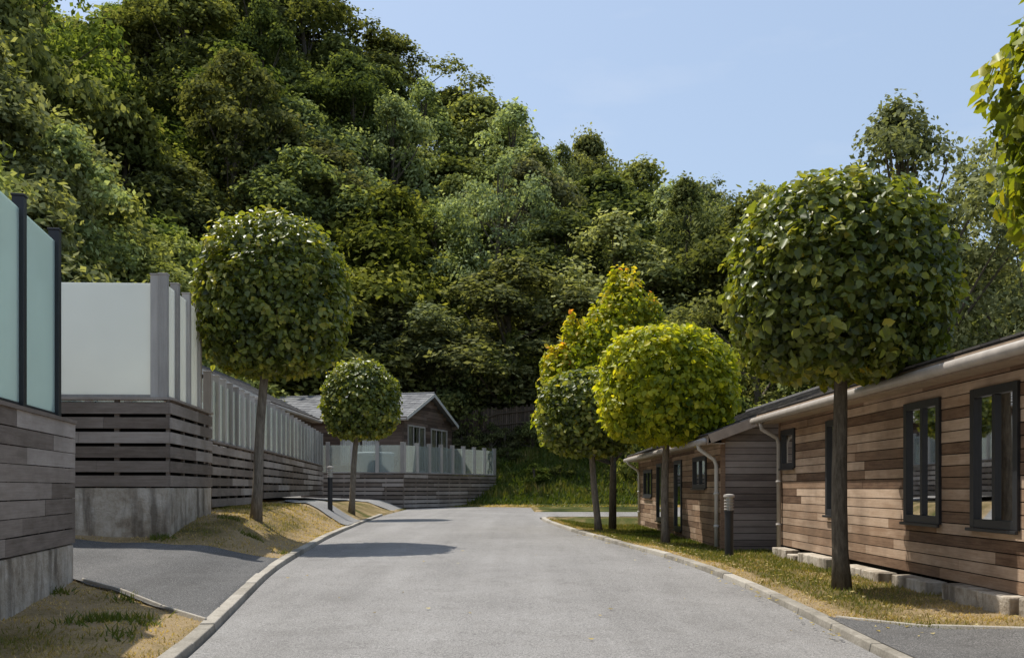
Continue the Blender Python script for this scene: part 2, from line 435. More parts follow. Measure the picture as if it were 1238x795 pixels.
# ---------------------------------------------------------------- grass blades
def quads_mesh(name,V,quads,vals,mat,tree=None,mi=None,mats=None,validate=True):
    me=bpy.data.meshes.new(name)
    nv=len(V); nq=len(quads); k=quads.shape[1]
    me.vertices.add(nv); me.vertices.foreach_set('co',V.astype(np.float32).ravel())
    me.loops.add(nq*k); me.loops.foreach_set('vertex_index',quads.astype(np.int32).ravel())
    me.polygons.add(nq); me.polygons.foreach_set('loop_start',np.arange(0,nq*k,k,dtype=np.int32))
    me.update(calc_edges=True)
    at=me.attributes.new('v','FLOAT','FACE'); at.data.foreach_set('value',vals.astype(np.float32))
    if tree is not None:
        at=me.attributes.new('tree','FLOAT','FACE'); at.data.foreach_set('value',tree.astype(np.float32))
    for m in (mats or [mat]): me.materials.append(m)
    if mi is not None: me.polygons.foreach_set('material_index',mi.astype(np.int32))
    if validate: me.validate()
    return me
bl=[];bv=[]
def add_blades(count,xr,yr,side):
    done=0
    while done<count:
        y=yr[0]+(yr[1]-yr[0])*random.random()**1.4
        x=random.uniform(*xr)
        if side<0 and x>kL(y)-.15: continue
        if side>0 and x<kR(y)+.15: continue
        done+=1
        if any(inpoly(x,y,P) for P in drives): continue
        if side<0 and y<10.4 and x< -4.59+.19*(10.4-y): continue
        d=dry(x,y)+random.uniform(-.25,.2)
        pn=noise.noise(Vector((x*3,y*3,1)))
        if d>.6 and pn>-.05 and random.random()<.75: continue
        h=random.uniform(.015,.045)*(1.35 if d<.5 else .8)*(1+max(0,y-12)*.03)
        w=random.uniform(.004,.008)*(1+max(0,y-9)*.08)
        an=random.uniform(0,6.28); lx=random.uniform(-.03,.03); ly=random.uniform(-.03,.03)
        z=gz(x,y)-.004
        dx=math.cos(an)*w;dy=math.sin(an)*w
        bl.append(((x-dx,y-dy,z),(x+dx,y+dy,z),(x+lx,y+ly,z+h))); bv.append(max(0,min(1,d)))
add_blades(48000,(-6.6,-2.1),(6.5,24),-1)
add_blades(65000,(1.0,4.3),(6.5,28),1)
for (tx,ty,n_) in ((-3.38,8.28,170),(-3.15,8.42,40),(-3.0,8.12,50),(-3.55,8.05,40),(-4.4,9.6,60),(-5.0,14.2,120),(-3.65,9.35,50),(-3.3,14.6,60),(-4.0,15.3,90),(-4.6,16.2,80),(-3.0,7.6,60)):
    for _ in range(n_):
        x=tx+random.gauss(0,.09);y=ty+random.gauss(0,.08)
        if x>kL(y)-.14: continue
        z=gz(x,y);an=random.uniform(0,6.28);h=random.uniform(.03,.09)
        dx=math.cos(an)*.01;dy=math.sin(an)*.01
        bl.append(((x-dx,y-dy,z),(x+dx,y+dy,z),(x+random.gauss(0,.04),y+random.gauss(0,.04),z+h))); bv.append(random.uniform(.15,.42))
for _ in range(26000):
    x=random.uniform(-3.5,13);y=random.uniform(45.4,54.5)
    c_=noise.noise(Vector((x*.7,y*.9,4)))
    if y>46.6:
        h=random.uniform(.1,.32)*(1+1.2*max(0,c_)); d=.16+random.uniform(-.1,.25)+c_*.4
    else: h=random.uniform(.04,.12); d=.6+c_*.5+random.uniform(-.2,.2)
    an=random.uniform(0,6.28);w=random.uniform(.03,.07); dx=math.cos(an)*w;dy=math.sin(an)*w; z=gz(x,y)-.02
    bl.append(((x-dx,y-dy,z),(x+dx,y+dy,z),(x+random.gauss(0,.12),y+random.gauss(0,.12),z+h))); bv.append(max(0,min(1,d)))
V=np.array(bl).reshape(-1,3); F=np.arange(len(V)).reshape(-1,3)
link(bpy.data.objects.new('grass',quads_mesh('grass',V,F,np.array(bv),M_GRASS)))
fl=[];fv=[]
for _ in range(420):
    y=random.uniform(7.5,19)
    if random.random()<.75: x=kR(y)+.15+abs(random.gauss(0,.8)); 
    else: x=random.uniform(kL(y),kR(y)) if random.random()<.15 else kR(y)-abs(random.gauss(0,.15))
    if x>4.2: continue
    z=(gz(x,y)+.025) if x>kR(y)+.1 else zr(y)+.045
    s=random.uniform(.012,.03);an=random.uniform(0,6.28);c,sn=math.cos(an)*s,math.sin(an)*s
    fl+=[(x+c,y+sn,z+random.uniform(0,.015)),(x-sn*.7,y+c*.7,z),(x-c,y-sn,z+random.uniform(0,.015)),(x+sn*.7,y-c*.7,z)]
    fv.append(random.random())
V=np.array(fl);F=np.arange(len(V)).reshape(-1,4)
link(bpy.data.objects.new('fallen_leaves',quads_mesh('fallen_leaves',V,F,np.array(fv),M_LITTER)))

# ---------------------------------------------------------------- foliage
def unit(a): return a/np.maximum(np.linalg.norm(a,axis=1,keepdims=True),1e-6)
def leaf_geo(P,out,L,detail=True,up=.5,rnd=.8,wid=.7,droop=.4):
    n=len(P)
    nr=unit(out+np.array([0,0,up])+rng.normal(0,rnd,(n,3))*.7)
    t=rng.normal(0,1,(n,3)); t[:,2]-=droop*1.5
    t=unit(t-nr*np.sum(t*nr,axis=1,keepdims=True))
    b=np.cross(nr,t)
    L=L[:,None]; W=L*wid*.5
    if detail:
        cup=nr*L*.12
        v=np.stack([P,P+t*L*.28+b*W*.95+cup,P+t*L*.66+b*W*.8+cup*.7,P+t*L-cup*.6,P+t*L*.66-b*W*.8+cup*.7,P+t*L*.28-b*W*.95+cup],axis=1)
        base=np.arange(n)[:,None]*6
        q=np.concatenate([base+np.array([0,1,2,3]),base+np.array([0,3,4,5])],axis=0)
        return v.reshape(-1,3),q
    v=np.stack([P-t*L*.5,P+b*W,P+t*L*.5,P-b*W],axis=1)
    q=np.arange(n*4).reshape(-1,4)
    return v.reshape(-1,3),q

def round_tree(name,base,centre,rad,leafmat,nleaf,leafL,p=2.6,trunk_r=.09,bark=None):
    e=empty(name,(0,0,0)); bx,by_,bz=base; cx,cy,cz=centre; a,b,c=rad
    mb=MB()
    top=Vector((cx,cy,cz+c*.55))
    pts=[];rr=[]
    B=Vector((bx,by_,bz-.1))
    for i in range(9):
        t=i/8; q=B.lerp(top,t); q.x+=.02*math.sin(t*7+bx); q.y+=.02*math.cos(t*6+bx)
        pts.append(q); rr.append(trunk_r*(1.35 if i==0 else 1.0)*(1-.6*t*t))
    mb.tube(pts,rr,12,0)
    fork=cz-c*.95
    for k in range(11):
        an=k*2.4+random.random()*.5; t=random.uniform(.0,.6)
        s=B.lerp(top,min(.95,((fork-bz)/(top.z-bz))+t*.35))
        d=Vector((math.cos(an),math.sin(an),random.uniform(.25,.9)))
        en=s+Vector((d.x*a*.75,d.y*b*.75,d.z*c*.7))
        md=s.lerp(en,.5)+Vector((0,0,-.06))
        mb.tube([s,md,en],[trunk_r*.4,trunk_r*.25,trunk_r*.08],6,0)
    mb.obj('trunk',bark or M_BARK,e,smooth=True)
    d=unit(rng.normal(0,1,(nleaf,3)))
    r=(np.abs(d[:,0]/a)**p+np.abs(d[:,1]/b)**p+np.abs(d[:,2]/c)**p)**(-1/p)
    l1=np.array([noise.noise(Vector((x*2.6+bx,y*2.6,z*2.6))) for x,y,z in d])
    l2=np.array([noise.noise(Vector((x*6+bx,y*6,z*6))) for x,y,z in d])
    l3=np.array([noise.noise(Vector((x*13+bx,y*13,z*13))) for x,y,z in d])
    lump=l1*.40+l2*.5+l3*.45
    s=1-np.abs(rng.normal(0,1,nleaf))*.09+lump*.18
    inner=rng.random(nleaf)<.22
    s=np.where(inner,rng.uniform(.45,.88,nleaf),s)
    sprig=rng.random(nleaf)<.02
    s=np.where(sprig,s+rng.uniform(.02,.10,nleaf),s)
    P=d*(r*s)[:,None]
    P[:,2]=np.where(P[:,2]<-c*.8,-c*.8+(P[:,2]+c*.8)*.5,P[:,2])
    P+=np.array([cx,cy,cz])
    outv=unit(d/np.array([a,b,c])**2)
    LL=leafL*rng.uniform(.55,1.2,nleaf)
    v,q=leaf_geo(P,outv,LL,True,.45,.85,.75,.45)
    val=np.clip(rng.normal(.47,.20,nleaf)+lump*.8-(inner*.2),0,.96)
    val=np.where(rng.random(nleaf)<.006,1.0,val)
    val=np.concatenate([val,val])
    link(bpy.data.objects.new('crown',quads_mesh('crown',v,q,val,leafmat)),e)
    return e
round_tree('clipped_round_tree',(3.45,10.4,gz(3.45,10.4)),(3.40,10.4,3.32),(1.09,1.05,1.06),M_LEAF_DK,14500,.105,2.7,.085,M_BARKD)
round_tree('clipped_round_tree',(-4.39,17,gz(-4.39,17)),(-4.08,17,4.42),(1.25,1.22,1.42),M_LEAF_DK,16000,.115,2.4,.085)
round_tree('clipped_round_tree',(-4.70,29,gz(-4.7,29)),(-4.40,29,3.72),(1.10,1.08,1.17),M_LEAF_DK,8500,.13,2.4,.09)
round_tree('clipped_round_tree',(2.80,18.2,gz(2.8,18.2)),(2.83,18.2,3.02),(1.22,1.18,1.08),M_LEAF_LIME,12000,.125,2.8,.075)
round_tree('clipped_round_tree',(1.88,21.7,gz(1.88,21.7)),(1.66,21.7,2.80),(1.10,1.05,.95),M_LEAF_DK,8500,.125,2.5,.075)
round_tree('clipped_round_tree',(3.85,5.5,gz(3.85,5.5)),(3.87,5.5,3.4),(1.03,1.05,1.08),M_LEAF_BACKLIT,9000,.10,2.5,.085,M_BARKD)

def golden_tree(base):
    e=empty('golden_tree')
    bx,by_,bz=base; mb=MB()
    mb.tube([(bx,by_,bz-.1),(bx+.02,by_,bz+1.5),(bx-.03,by_,bz+3.2),(bx+.05,by_,bz+5.2)],[.10,.075,.055,.02],10)
    spec=[(0.35,0,5.5,.6,.9),(0.7,.3,4.9,.65,.75),(-.1,0,4.9,.7,.9),(-.7,.1,4.3,.65,.8),(-1.25,0,3.9,.5,.75),(1.0,0,4.2,.65,.8),(.3,-.4,4.0,.8,.9),(-.5,.4,3.5,.8,.8),(-1.45,.2,3.0,.45,.6),(.6,.6,3.4,.8,.8),(-1.1,-.3,2.6,.45,.55),(0,-.5,3.0,.7,.6),(1.2,.1,3.3,.5,.7),(.1,.1,6.05,.25,.45),(.95,.1,5.35,.3,.5),(-1.0,.1,4.95,.22,.45),(-1.5,0,4.2,.22,.4)]
    P=[];O=[];VV=[]
    for (dx,dy,dz,r,h) in spec:
        c=np.array([bx+dx,by_+dy,bz+dz-.15])
        mb.tube([(bx,by_,bz+max(1.6,dz-1.8)),(bx+dx*.6,by_+dy*.6,bz+dz-.8),(c[0],c[1],c[2]+h*.6)],[.035,.022,.006],6)
        n=int(950*r*h/.5)
        d=unit(rng.normal(0,1,(n,3)))
        s=rng.uniform(.5,1.2,n)
        q=d*np.array([r,r,h])*s[:,None]
        tp=1-.55*np.clip(q[:,2]/h,0,1); q[:,:2]*=tp[:,None]
        P.append(c+q); O.append(d)
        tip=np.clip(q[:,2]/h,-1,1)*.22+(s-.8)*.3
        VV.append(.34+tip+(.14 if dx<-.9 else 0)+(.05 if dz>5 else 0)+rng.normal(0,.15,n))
    P=np.concatenate(P);O=np.concatenate(O);VV=np.clip(np.concatenate(VV),0,1)
    mb.obj('trunk',M_BARKD,e,smooth=True)
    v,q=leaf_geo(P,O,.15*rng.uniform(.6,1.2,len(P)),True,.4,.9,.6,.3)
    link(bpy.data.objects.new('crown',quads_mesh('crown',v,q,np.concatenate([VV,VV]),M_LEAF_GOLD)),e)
golden_tree((2.42,24,gz(2.42,24)))

# woodland tree shapes (arrays that are copied, scaled and merged into single meshes)
def wood_template(seed,H,R,ncl,dens,leaf,mi,airy=False,skirt=.14,crk=(.24,.42),shape=.8,flat=.8):
    r_=np.random.default_rng(seed); random.seed(seed)
    P=[];O=[];VV=[];cent=[]
    ax=r_.uniform(.8,1.15); 
    for k in range(ncl):
        zf=skirt+(1-skirt)*r_.random()**.85
        u=(zf-skirt*.5)/(1-skirt*.5)
        prof=max(.10,math.sin(math.pi*min(1,u**shape*.93+.07)))
        an=r_.uniform(0,6.283)
        ir=1+.28*math.sin(an*2+seed+zf*5)+.18*math.sin(an*5+zf*9)
        rad=R*prof*ir*(r_.uniform(.6,1.0) if r_.random()<.85 else r_.uniform(.1,.5))
        cr=r_.uniform(*crk)*R*(.6+.4*prof)
        c=np.array([math.cos(an)*rad*ax,math.sin(an)*rad/ax,zf*H-cr*.3])
        cent.append((c,cr))
        n=int(dens*cr*cr)
        d=unit(r_.normal(0,1,(n,3))); d[:,2]=np.where(d[:,2]<-.35,-d[:,2]*.5,d[:,2])
        nz=np.array([noise.noise(Vector((x*2.4+k,y*2.4,z*2.4)))*.55+noise.noise(Vector((x*6+k,y*6,z*6)))*.4 for x,y,z in d])
        s=1-np.abs(r_.normal(0,.18,n))+nz
        fl=flat*r_.uniform(.75,1.25)
        q=d*np.array([cr,cr,cr*fl])*s[:,None]
        P.append(c+q); O.append(d)
        VV.append(np.clip(r_.uniform(.22,.62)+r_.normal(0,.17,n)+nz*.6,0,1))
    P=np.concatenate(P);O=np.concatenate(O);VV=np.concatenate(VV)
    v,q=leaf_geo(P,O,leaf*r_.uniform(.5,1.3,len(P)),False,.6,1.0,.6,.3)
    mb=MB()
    mb.tube([(0,0,-1),(.1,0,H*.3),(-.1,.1,H*.6),(0,0,H*.88)],[.28,.22,.14,.03],8,cap=False)
    for c,cr in cent[::3]:
        z0=max(H*.12,c[2]-R*.7); mb.tube([(0,0,z0),tuple(np.array([c[0]*.55,c[1]*.55,(z0+c[2])*.5-.1])),tuple(c)],[.11,.07,.02],5,cap=False)
    nv=len(v); tv=np.array(mb.v); tf=np.array(mb.f)+nv
    return dict(V=np.concatenate([v,tv]),Q=np.concatenate([q,tf]),val=np.concatenate([VV,np.full(len(tf),.5)]),
                mi=np.concatenate([np.full(len(q),mi),np.full(len(tf),2)]))
T_BROAD=[wood_template(1,15,6.0,56,125,.41,0,crk=(.28,.46)),
         wood_template(2,13,5.0,40,140,.39,0,shape=.7,crk=(.32,.54)),
         wood_template(3,16,5.2,64,150,.36,0,shape=1.0,crk=(.22,.40)),
         wood_template(4,12,5.6,50,140,.41,0,shape=.65,flat=.65,crk=(.26,.46))]
T_ASH=[wood_template(21,14,4.6,62,180,.32,1,True,.2,crk=(.16,.34),flat=1.15),
       wood_template(22,13,4.4,52,190,.32,1,True,.2,crk=(.18,.36),flat=1.1,shape=.95),
       wood_template(23,15,4.2,60,180,.31,1,True,.25,crk=(.15,.33),flat=1.3,shape=1.1)]
T_SHRUB=[wood_template(s,4,2.4,30,300,.23,0,False,.05) for s in (31,32)]
T_NEARASH=wood_template(41,15,6.2,120,190,.25,1,True,.22,crk=(.12,.24),flat=1.0,shape=.85)
random.seed(5)
class Grove:
    def __init__(s): s.V=[];s.Q=[];s.val=[];s.mi=[];s.tr=[];s.n=0
    def add(s,T,x,y,z,sx,sz):
        an=random.uniform(0,6.28); c,sn=math.cos(an),math.sin(an); sy=sx*random.uniform(.9,1.1)
        V=T['V']*np.array([sx,sy,sz]); kx,ky=random.uniform(-.05,.05),random.uniform(-.05,.05)
        W=np.stack([V[:,0]*c-V[:,1]*sn+kx*V[:,2]+x,V[:,0]*sn+V[:,1]*c+ky*V[:,2]+y,V[:,2]+z],axis=1)
        s.V.append(W); s.Q.append(T['Q']+s.n); s.n+=len(W); s.val.append(T['val']); s.mi.append(T['mi']); s.tr.append(np.full(len(T['val']),random.random()))
    def obj(s,name):
        me=quads_mesh(name,np.concatenate(s.V),np.concatenate(s.Q),np.concatenate(s.val),None,np.concatenate(s.tr),np.concatenate(s.mi),[M_HILL,M_ASH,M_BARKD],False)
        print(name,len(me.polygons))
        return link(bpy.data.objects.new(name,me))
wood=Grove()
yy=57; row=0
while yy<92:
    xx=-44+ (row%2)*3.2
    while xx<44:
        x=xx+random.uniform(-1.7,1.7); y=yy+random.uniform(-1.6,1.6)
        if x/y<.60 and x/y>-.62:
            ash=random.random()<(.28 if x<-4 else .55)
            T=random.choice(T_ASH if ash else T_BROAD)
            s=random.uniform(.75,1.2); hs=random.uniform(.7,1.05)
            if y<60: hs*=.85
            wood.add(T,x,y,gz(x,y)-.8,s,hs)
        xx+=6.4
    yy+=5.6; row+=1
for yv in np.arange(24,55,5.6):
    for dx in (0,6.2,12.4):
        x=-17-dx+random.uniform(-1.6,1.6); y=yv+random.uniform(-1.6,1.6)
        if x/y<-.75: continue
        wood.add(random.choice(T_BROAD+T_ASH),x,y,gz(x,y)-.7,random.uniform(.7,1.0),random.uniform(.75,1.0))
for x,y in ((-34,62),(-31,56),(-36,69),(-29,66),(-38,62),(-24,60)):
    wood.add(random.choice(T_BROAD),x,y,gz(x,y)-.5,1.1,1.35)
for x in np.arange(-16,30,2.4):
    y=56+random.uniform(-1,.8)
    wood.add(random.choice(T_SHRUB),x+random.uniform(-.6,.6),y,gz(x,y)-.3,random.uniform(.8,1.2),random.uniform(.8,1.3))
wood.obj('hillside_woodland')
for nm,T,x,y,sx,sz in (('ash_tree',T_NEARASH,14.6,37,.88,1.02),('ash_tree',T_NEARASH,20.6,39,.85,1.08),('broadleaf_tree',T_BROAD[1],17.5,47,1.0,1.05),
                       ('ash_tree',T_ASH[2],11.3,45,.9,.74),('broadleaf_tree',T_BROAD[2],25,44,.9,.95),('broadleaf_tree',T_BROAD[3],17.5,31,.65,.62)):
    g=Grove(); g.add(T,x,y,gz(x,y),sx,sz); g.obj(nm)
g=Grove()
for x in np.arange(7,26,2.1): g.add(random.choice(T_SHRUB),x,41+random.uniform(-.7,.7),gz(x,40)-.2,random.uniform(.9,1.2),random.uniform(.9,1.5))
g.obj('hedge')
g=Grove()
for x in np.arange(11,24,2.2): g.add(random.choice(T_SHRUB),x,30+random.uniform(-.7,.7),gz(x,30)-.2,random.uniform(.9,1.2),random.uniform(1.0,1.5))
g.obj('hedge')
g=Grove()
for x in np.arange(-1.5,13,1.3):
    y=50.5+random.uniform(-1.8,1.8); g.add(random.choice(T_SHRUB),x,y,gz(x,y)-.2,random.uniform(.25,.45),random.uniform(.12,.28))
for x in np.arange(-3.4,2.4,.75):   # ivy growing over the fence
    g.add(random.choice(T_SHRUB),x,52.7+random.uniform(-.2,.3),gz(x,52.7)-.2,random.uniform(.25,.42),random.uniform(.28,.52))
g.obj('bank_shrubs')

wf=MB()
for i in range(46):
    x=-3.2+i*.11; z=gz(x,53.2)
    wf.box((x,53.2+.04*math.sin(i),z-.2),(.085,0,0),(0,.03,0),(0,0,2.3+random.uniform(-.08,.08)))
for h in (.5,1.2,1.8):
    wf.tube([(-3.3,53.15,gz(-3.3,53.2)+h),(-.8,53.13,gz(-.8,53.2)+h),(1.9,53.15,gz(1.9,53.2)+h)],.04,6)
wf.obj('woven_fence',M_FENCE)

# ---------------------------------------------------------------- lodges
def wall_boards(mb,p0,p1,nrm,z0,z1,pitch,ops=(),gable=None,mi=0,bl=(1.2,3.4)):
    p0=Vector((p0[0],p0[1],0));p1=Vector((p1[0],p1[1],0)); t=p1-p0; Ln=t.length; t.normalize(); n=Vector((nrm[0],nrm[1],0))
    z=z0; 
    top=z1+(gable if gable else 0)
    while z<top-.02:
        zt=min(z+pitch,top)
        lo,hi=0.,Ln
        if z>=z1-.01 and gable:
            k=(zt-z1)/gable; lo=Ln/2*k; hi=Ln-lo
            if hi-lo<.15: break
        elif zt>z1 and not gable: zt=z1
        iv=[(lo,hi)]
        for (a,b,c,d) in ops:
            if zt>c+.02 and z<d-.02:
                nv=[]
                for (s,e) in iv:
                    if b<=s or a>=e: nv.append((s,e)); continue
                    if a>s: nv.append((s,a))
                    if b<e: nv.append((b,e))
                iv=nv
        for (s,e) in iv:
            mb.box(p0+t*s+n*-.03+Vector((0,0,z)),t*(e-s),n*.03,Vector((0,0,zt-z)),1,.1)
            q=s
            while q<e-.01:
                l=random.uniform(*bl); q2=min(e,q+l)
                if e-q2<.5: q2=e
                pr=.018+random.uniform(0,.004)
                mb.box(p0+t*(q+.002)+n*.0005+Vector((0,0,z+.006)),t*(q2-q-.004),n*pr,Vector((0,0,zt-z-.010)),mi)
                q=q2
        z+=pitch
def window(par,p0,t,n,op,mull=1,curt=True,frm=None):
    a,b,c,d=op; p0=Vector((p0[0],p0[1],0)); Z=Vector((0,0,1))
    fr=MB(); w=.06
    def bar(s,e,zl,zh,out=.05,back=-.04): fr.box(p0+t*s+n*back+Z*zl,t*(e-s),n*(out-back),Z*(zh-zl),0,.5)
    bar(a-.02,a+w,c-.02,d+.02); bar(b-w,b+.02,c-.02,d+.02)
    bar(a+w,b-w,d-w,d+.02,.049); bar(a+w,b-w,c-.02,c+w,.049)
    for i in range(mull):
        m=a+(b-a)*(i+1)/(mull+1); bar(m-.03,m+.03,c+w,d-w,.04)
    fr.box(p0+t*(a-.05)+n*.052+Z*(c-.05),t*(b-a+.1),n*.03,Z*.03,0,.5)
    fr.obj('window_frame',frm or M_BLACK,par,bevel=.004)
    g=MB(); g.face([p0+t*(a+w)+n*.01+Z*(c+w),p0+t*(b-w)+n*.01+Z*(c+w),p0+t*(b-w)+n*.01+Z*(d-w),p0+t*(a+w)+n*.01+Z*(d-w)])
    g.obj('window_pane',M_WIN,par)
    k=MB(); dp=-.45
    A=p0+t*(a-.1);B=p0+t*(b+.1)
    k.face([A+n*dp+Z*(c-.1),B+n*dp+Z*(c-.1),B+n*dp+Z*(d+.1),A+n*dp+Z*(d+.1)])
    for X in (A,B): k.face([X+n*dp+Z*(c-.1),X+n*-.032+Z*(c-.1),X+n*-.032+Z*(d+.1),X+n*dp+Z*(d+.1)])
    for h in (c-.1,d+.1): k.face([A+n*dp+Z*h,B+n*dp+Z*h,B+n*-.032+Z*h,A+n*-.032+Z*h])
    k.obj('window_interior',M_VOID_SHADE,par)  # black box, darkness of the unlit room put into its colour
    if curt:
        cm=MB()
        for (s,e) in ((a+.02,a+(b-a)*.44),(b-(b-a)*.44,b-.02)):
            m=16
            for i in range(m):
                s0=s+(e-s)*i/m;s1=s+(e-s)*(i+1)/m; o0=-.05+.025*(i%2);o1=-.05+.025*((i+1)%2)
                cm.face([p0+t*s0+n*o0+Z*c,p0+t*s1+n*o1+Z*c,p0+t*s1+n*o1+Z*d,p0+t*s0+n*o0+Z*d])
        cm.obj('curtain',M_CURTAIN,par)
def lodge(name,O,u,L,w,Wd,z0,ze,rise,mat,roofmat,pitch=.112,ops={},oh=.3,endmat=None,barge=M_BEIGE,gut=M_GUTTER,curt=True,frm=None):
    e=empty(name)
    O=Vector((O[0],O[1],0)); u=Vector((u[0],u[1],0)).normalized(); w=Vector((w[0],w[1],0)).normalized(); Z=Vector((0,0,1))
    snap=lambda z: z0+round((z-z0)/pitch)*pitch
    walls={'side0':(O,O+u*L,-w,None),'side1':(O+w*Wd,O+w*Wd+u*L,w,None),'end0':(O,O+w*Wd,-u,rise),'end1':(O+u*L,O+u*L+w*Wd,u,rise)}
    mb=MB()
    for k,(a,b,n,g) in walls.items():
        o_=[(q[0],q[1],snap(q[2]),snap(q[3])) for q in ops.get(k,[])]
        wall_boards(mb,a,b,n,z0,ze,pitch,o_,g,2 if (endmat and k.startswith('end')) else 0)
        t=(b-a).normalized()
        for q,src in zip(o_,ops.get(k,[])):
            window(e,a,t,n,q,src[4] if len(src)>4 else 1,curt,frm)
    for c in (O,O+u*L,O+w*Wd,O+u*L+w*Wd):
        mb.box(c-u*.035-w*.035+Z*z0,u*.07,w*.07,Z*(ze-z0),0,.35)
    mb.obj('walls',[mat,M_VOID_SHADE,endmat or mat],e)
    rb=MB()
    sl=rise/(Wd/2)
    for sgn in (0,1):
        edge=O+(w*(-oh) if sgn==0 else w*(Wd+oh))-u*oh+Z*(ze-oh*sl+.03)
        ridge=O+w*(Wd/2)-u*oh+Z*(ze+rise+.03)
        v=ridge-edge; nrow=int(v.length/.3); 
        nn=(u.cross(v)).normalized(); 
        if nn.z<0: nn=-nn
        rb.box(edge,u*(L+2*oh),v,nn*.03,0,.3)
        ct=int((L+2*oh)/.33)
        for i in range(nrow):
            for j in range(ct):
                a0=edge+v*(i/nrow)-v.normalized()*.02+u*(j*(L+2*oh)/ct+.004)+nn*.031
                lift=nn*.018
                rb.box(a0+lift*.4,u*((L+2*oh)/ct-.01),v/nrow+v.normalized()*.01-lift,nn*.02,0)
        dirn=(-w if sgn==0 else w)
        rb.box(edge-Z*.14+dirn*.002,u*(L+2*oh),dirn*.022,Z*.15,1,.5)
        rb.box(edge-Z*.125-dirn*.004,u*(L+2*oh),dirn*-(oh-.03),Z*.015,1,.5)
        for ue in (-.024,L+2*oh+.002):
            s_=edge+u*ue; rb.box(s_-nn*.12,u*.022,v,nn*.155,2,.5)
    rc=O+w*(Wd/2)-u*oh+Z*(ze+rise+.065)
    rb.tube([rc,rc+u*(L+2*oh)],.07,8,0,.4)
    rb.obj('roof',[roofmat,M_BEIGE,barge],e)
    gb=MB(); g0=O-w*(oh+.08)-u*oh+Z*(ze-oh*sl-.05)
    gb.tube([g0,g0+u*(L+2*oh)],.055,10)
    gb.obj('gutter',gut,e,smooth=True)
    return e
F_=lodge('timber_lodge',(4.3,3.0),(0,1),12.9,(1,0),6.2,.30,2.42,.85,M_BROWN,M_ROOF,ops={
 'side0':[(5.40,6.23,.86,2.12,1),(6.94,7.80,.86,2.08,1),(10.0,10.5,.86,2.05,0),(12.05,12.75,1.50,2.05,0),(2.5,3.6,.86,2.1,1)]},endmat=M_GREYCLAD)
G_=lodge('timber_lodge',(3.59,16.95),(0,1),11.0,(1,0),6.2,.10,2.15,1.15,M_BROWN,M_ROOF,ops={
 'side0':[(1.3,2.6,1.20,1.78,1),(3.95,4.85,.35,1.78,0),(6.7,7.5,.45,1.75,0),(8.4,9.9,1.0,1.72,1)]},endmat=M_GREYCLAD)
def pipe(par,pts,mat=M_GUTTER,r=.035):
    mb=MB(); mb.tube(pts,r,10); 
    for k in (.35,.75):
        a=Vector(pts[-2]).lerp(Vector(pts[-1]),k); mb.tube([a-Vector((0,0,.02)),a+Vector((0,0,.02))],r*1.35,10)
    mb.obj('downpipe',mat,par,smooth=True)
pipe(F_,[(3.93,15.75,2.26),(3.95,15.75,2.14),(4.2,15.78,2.0),(4.235,15.8,1.9),(4.235,15.8,.2)])
pipe(G_,[(3.2,17.15,1.98),(3.22,17.15,1.88),(3.48,17.15,1.70),(3.52,17.15,1.6),(3.52,17.15,.2)],M_WHITE)
pipe(G_,[(3.2,27.6,1.98),(3.22,27.6,1.88),(3.48,27.6,1.70),(3.52,27.6,1.6),(3.52,27.6,.2)],M_WHITE)
fb=MB()
fb.box((4.34,3.05,0.0),(.05,0,0),(0,12.8,0),(0,0,.31),1,.1)  # near-black strip painting the shade under the floor
yv=3.2
while yv<15.6:
    l=random.choice((.45,.9,1.3,1.5)); 
    h=random.uniform(.20,.30)
    fb.box((4.10+random.uniform(-.03,.03),yv,.02),(.22,0,0),(0,min(l,15.7-yv),0),(0,0,h),0)
    yv+=l+random.choice((.05,.12,.35,.5))
fb.obj('foundation_blocks',[M_CONC,M_VOID_SHADE],F_,bevel=.012)
fb=MB(); fb.box((3.66,17.0,-.1),(6,0,0),(0,10.9,0),(0,0,.21),0,.3); fb.obj('foundation',[M_CONC],G_)

E_=lodge('timber_lodge',(-4.82,44),(-.96,.28),9,(.28,.96),6.25,1.0,4.4,1.2,M_DARKCLAD,M_ROOFG,ops={
 'end0':[(.5,2.6,1.9,4.1,2),(3.4,5.6,1.9,4.1,2)],'side0':[(1.2,3.0,2.2,3.6,1),(5,6.6,2.6,3.6,1)]},barge=M_WHITE,pitch=.16,frm=M_GUTTER)
D_=lodge('timber_lodge',(-8.3,33),(0,1),8,(-1,0),5.2,1.0,4.15,1.25,M_DARKCLAD,M_ROOF,ops={
 'side0':[(1.5,3.2,1.9,3.8,1),(5,6.5,2.4,3.6,1)],'end0':[(1.0,2.6,2.2,3.6,1)]},barge=M_WHITE,pitch=.16)
B_=lodge('timber_lodge',(-8.6,17),(0,1),11,(-1,0),5.2,1.0,3.9,1.1,M_DARKCLAD,M_ROOF,ops={
 'side0':[(1.5,3.6,1.9,3.6,1),(6,8.2,1.9,3.6,1)],'end0':[(1.0,2.6,2.2,3.4,1)]},barge=M_WHITE,pitch=.16)
A_=lodge('timber_lodge',(-7.6,-3),(0,1),13,(-1,0),5.2,.8,3.6,1.1,M_DARKCLAD,M_ROOF,ops={
 'side0':[(2.5,4.6,1.9,3.4,1),(8,10.2,1.9,3.4,1)]},barge=M_WHITE,pitch=.16)

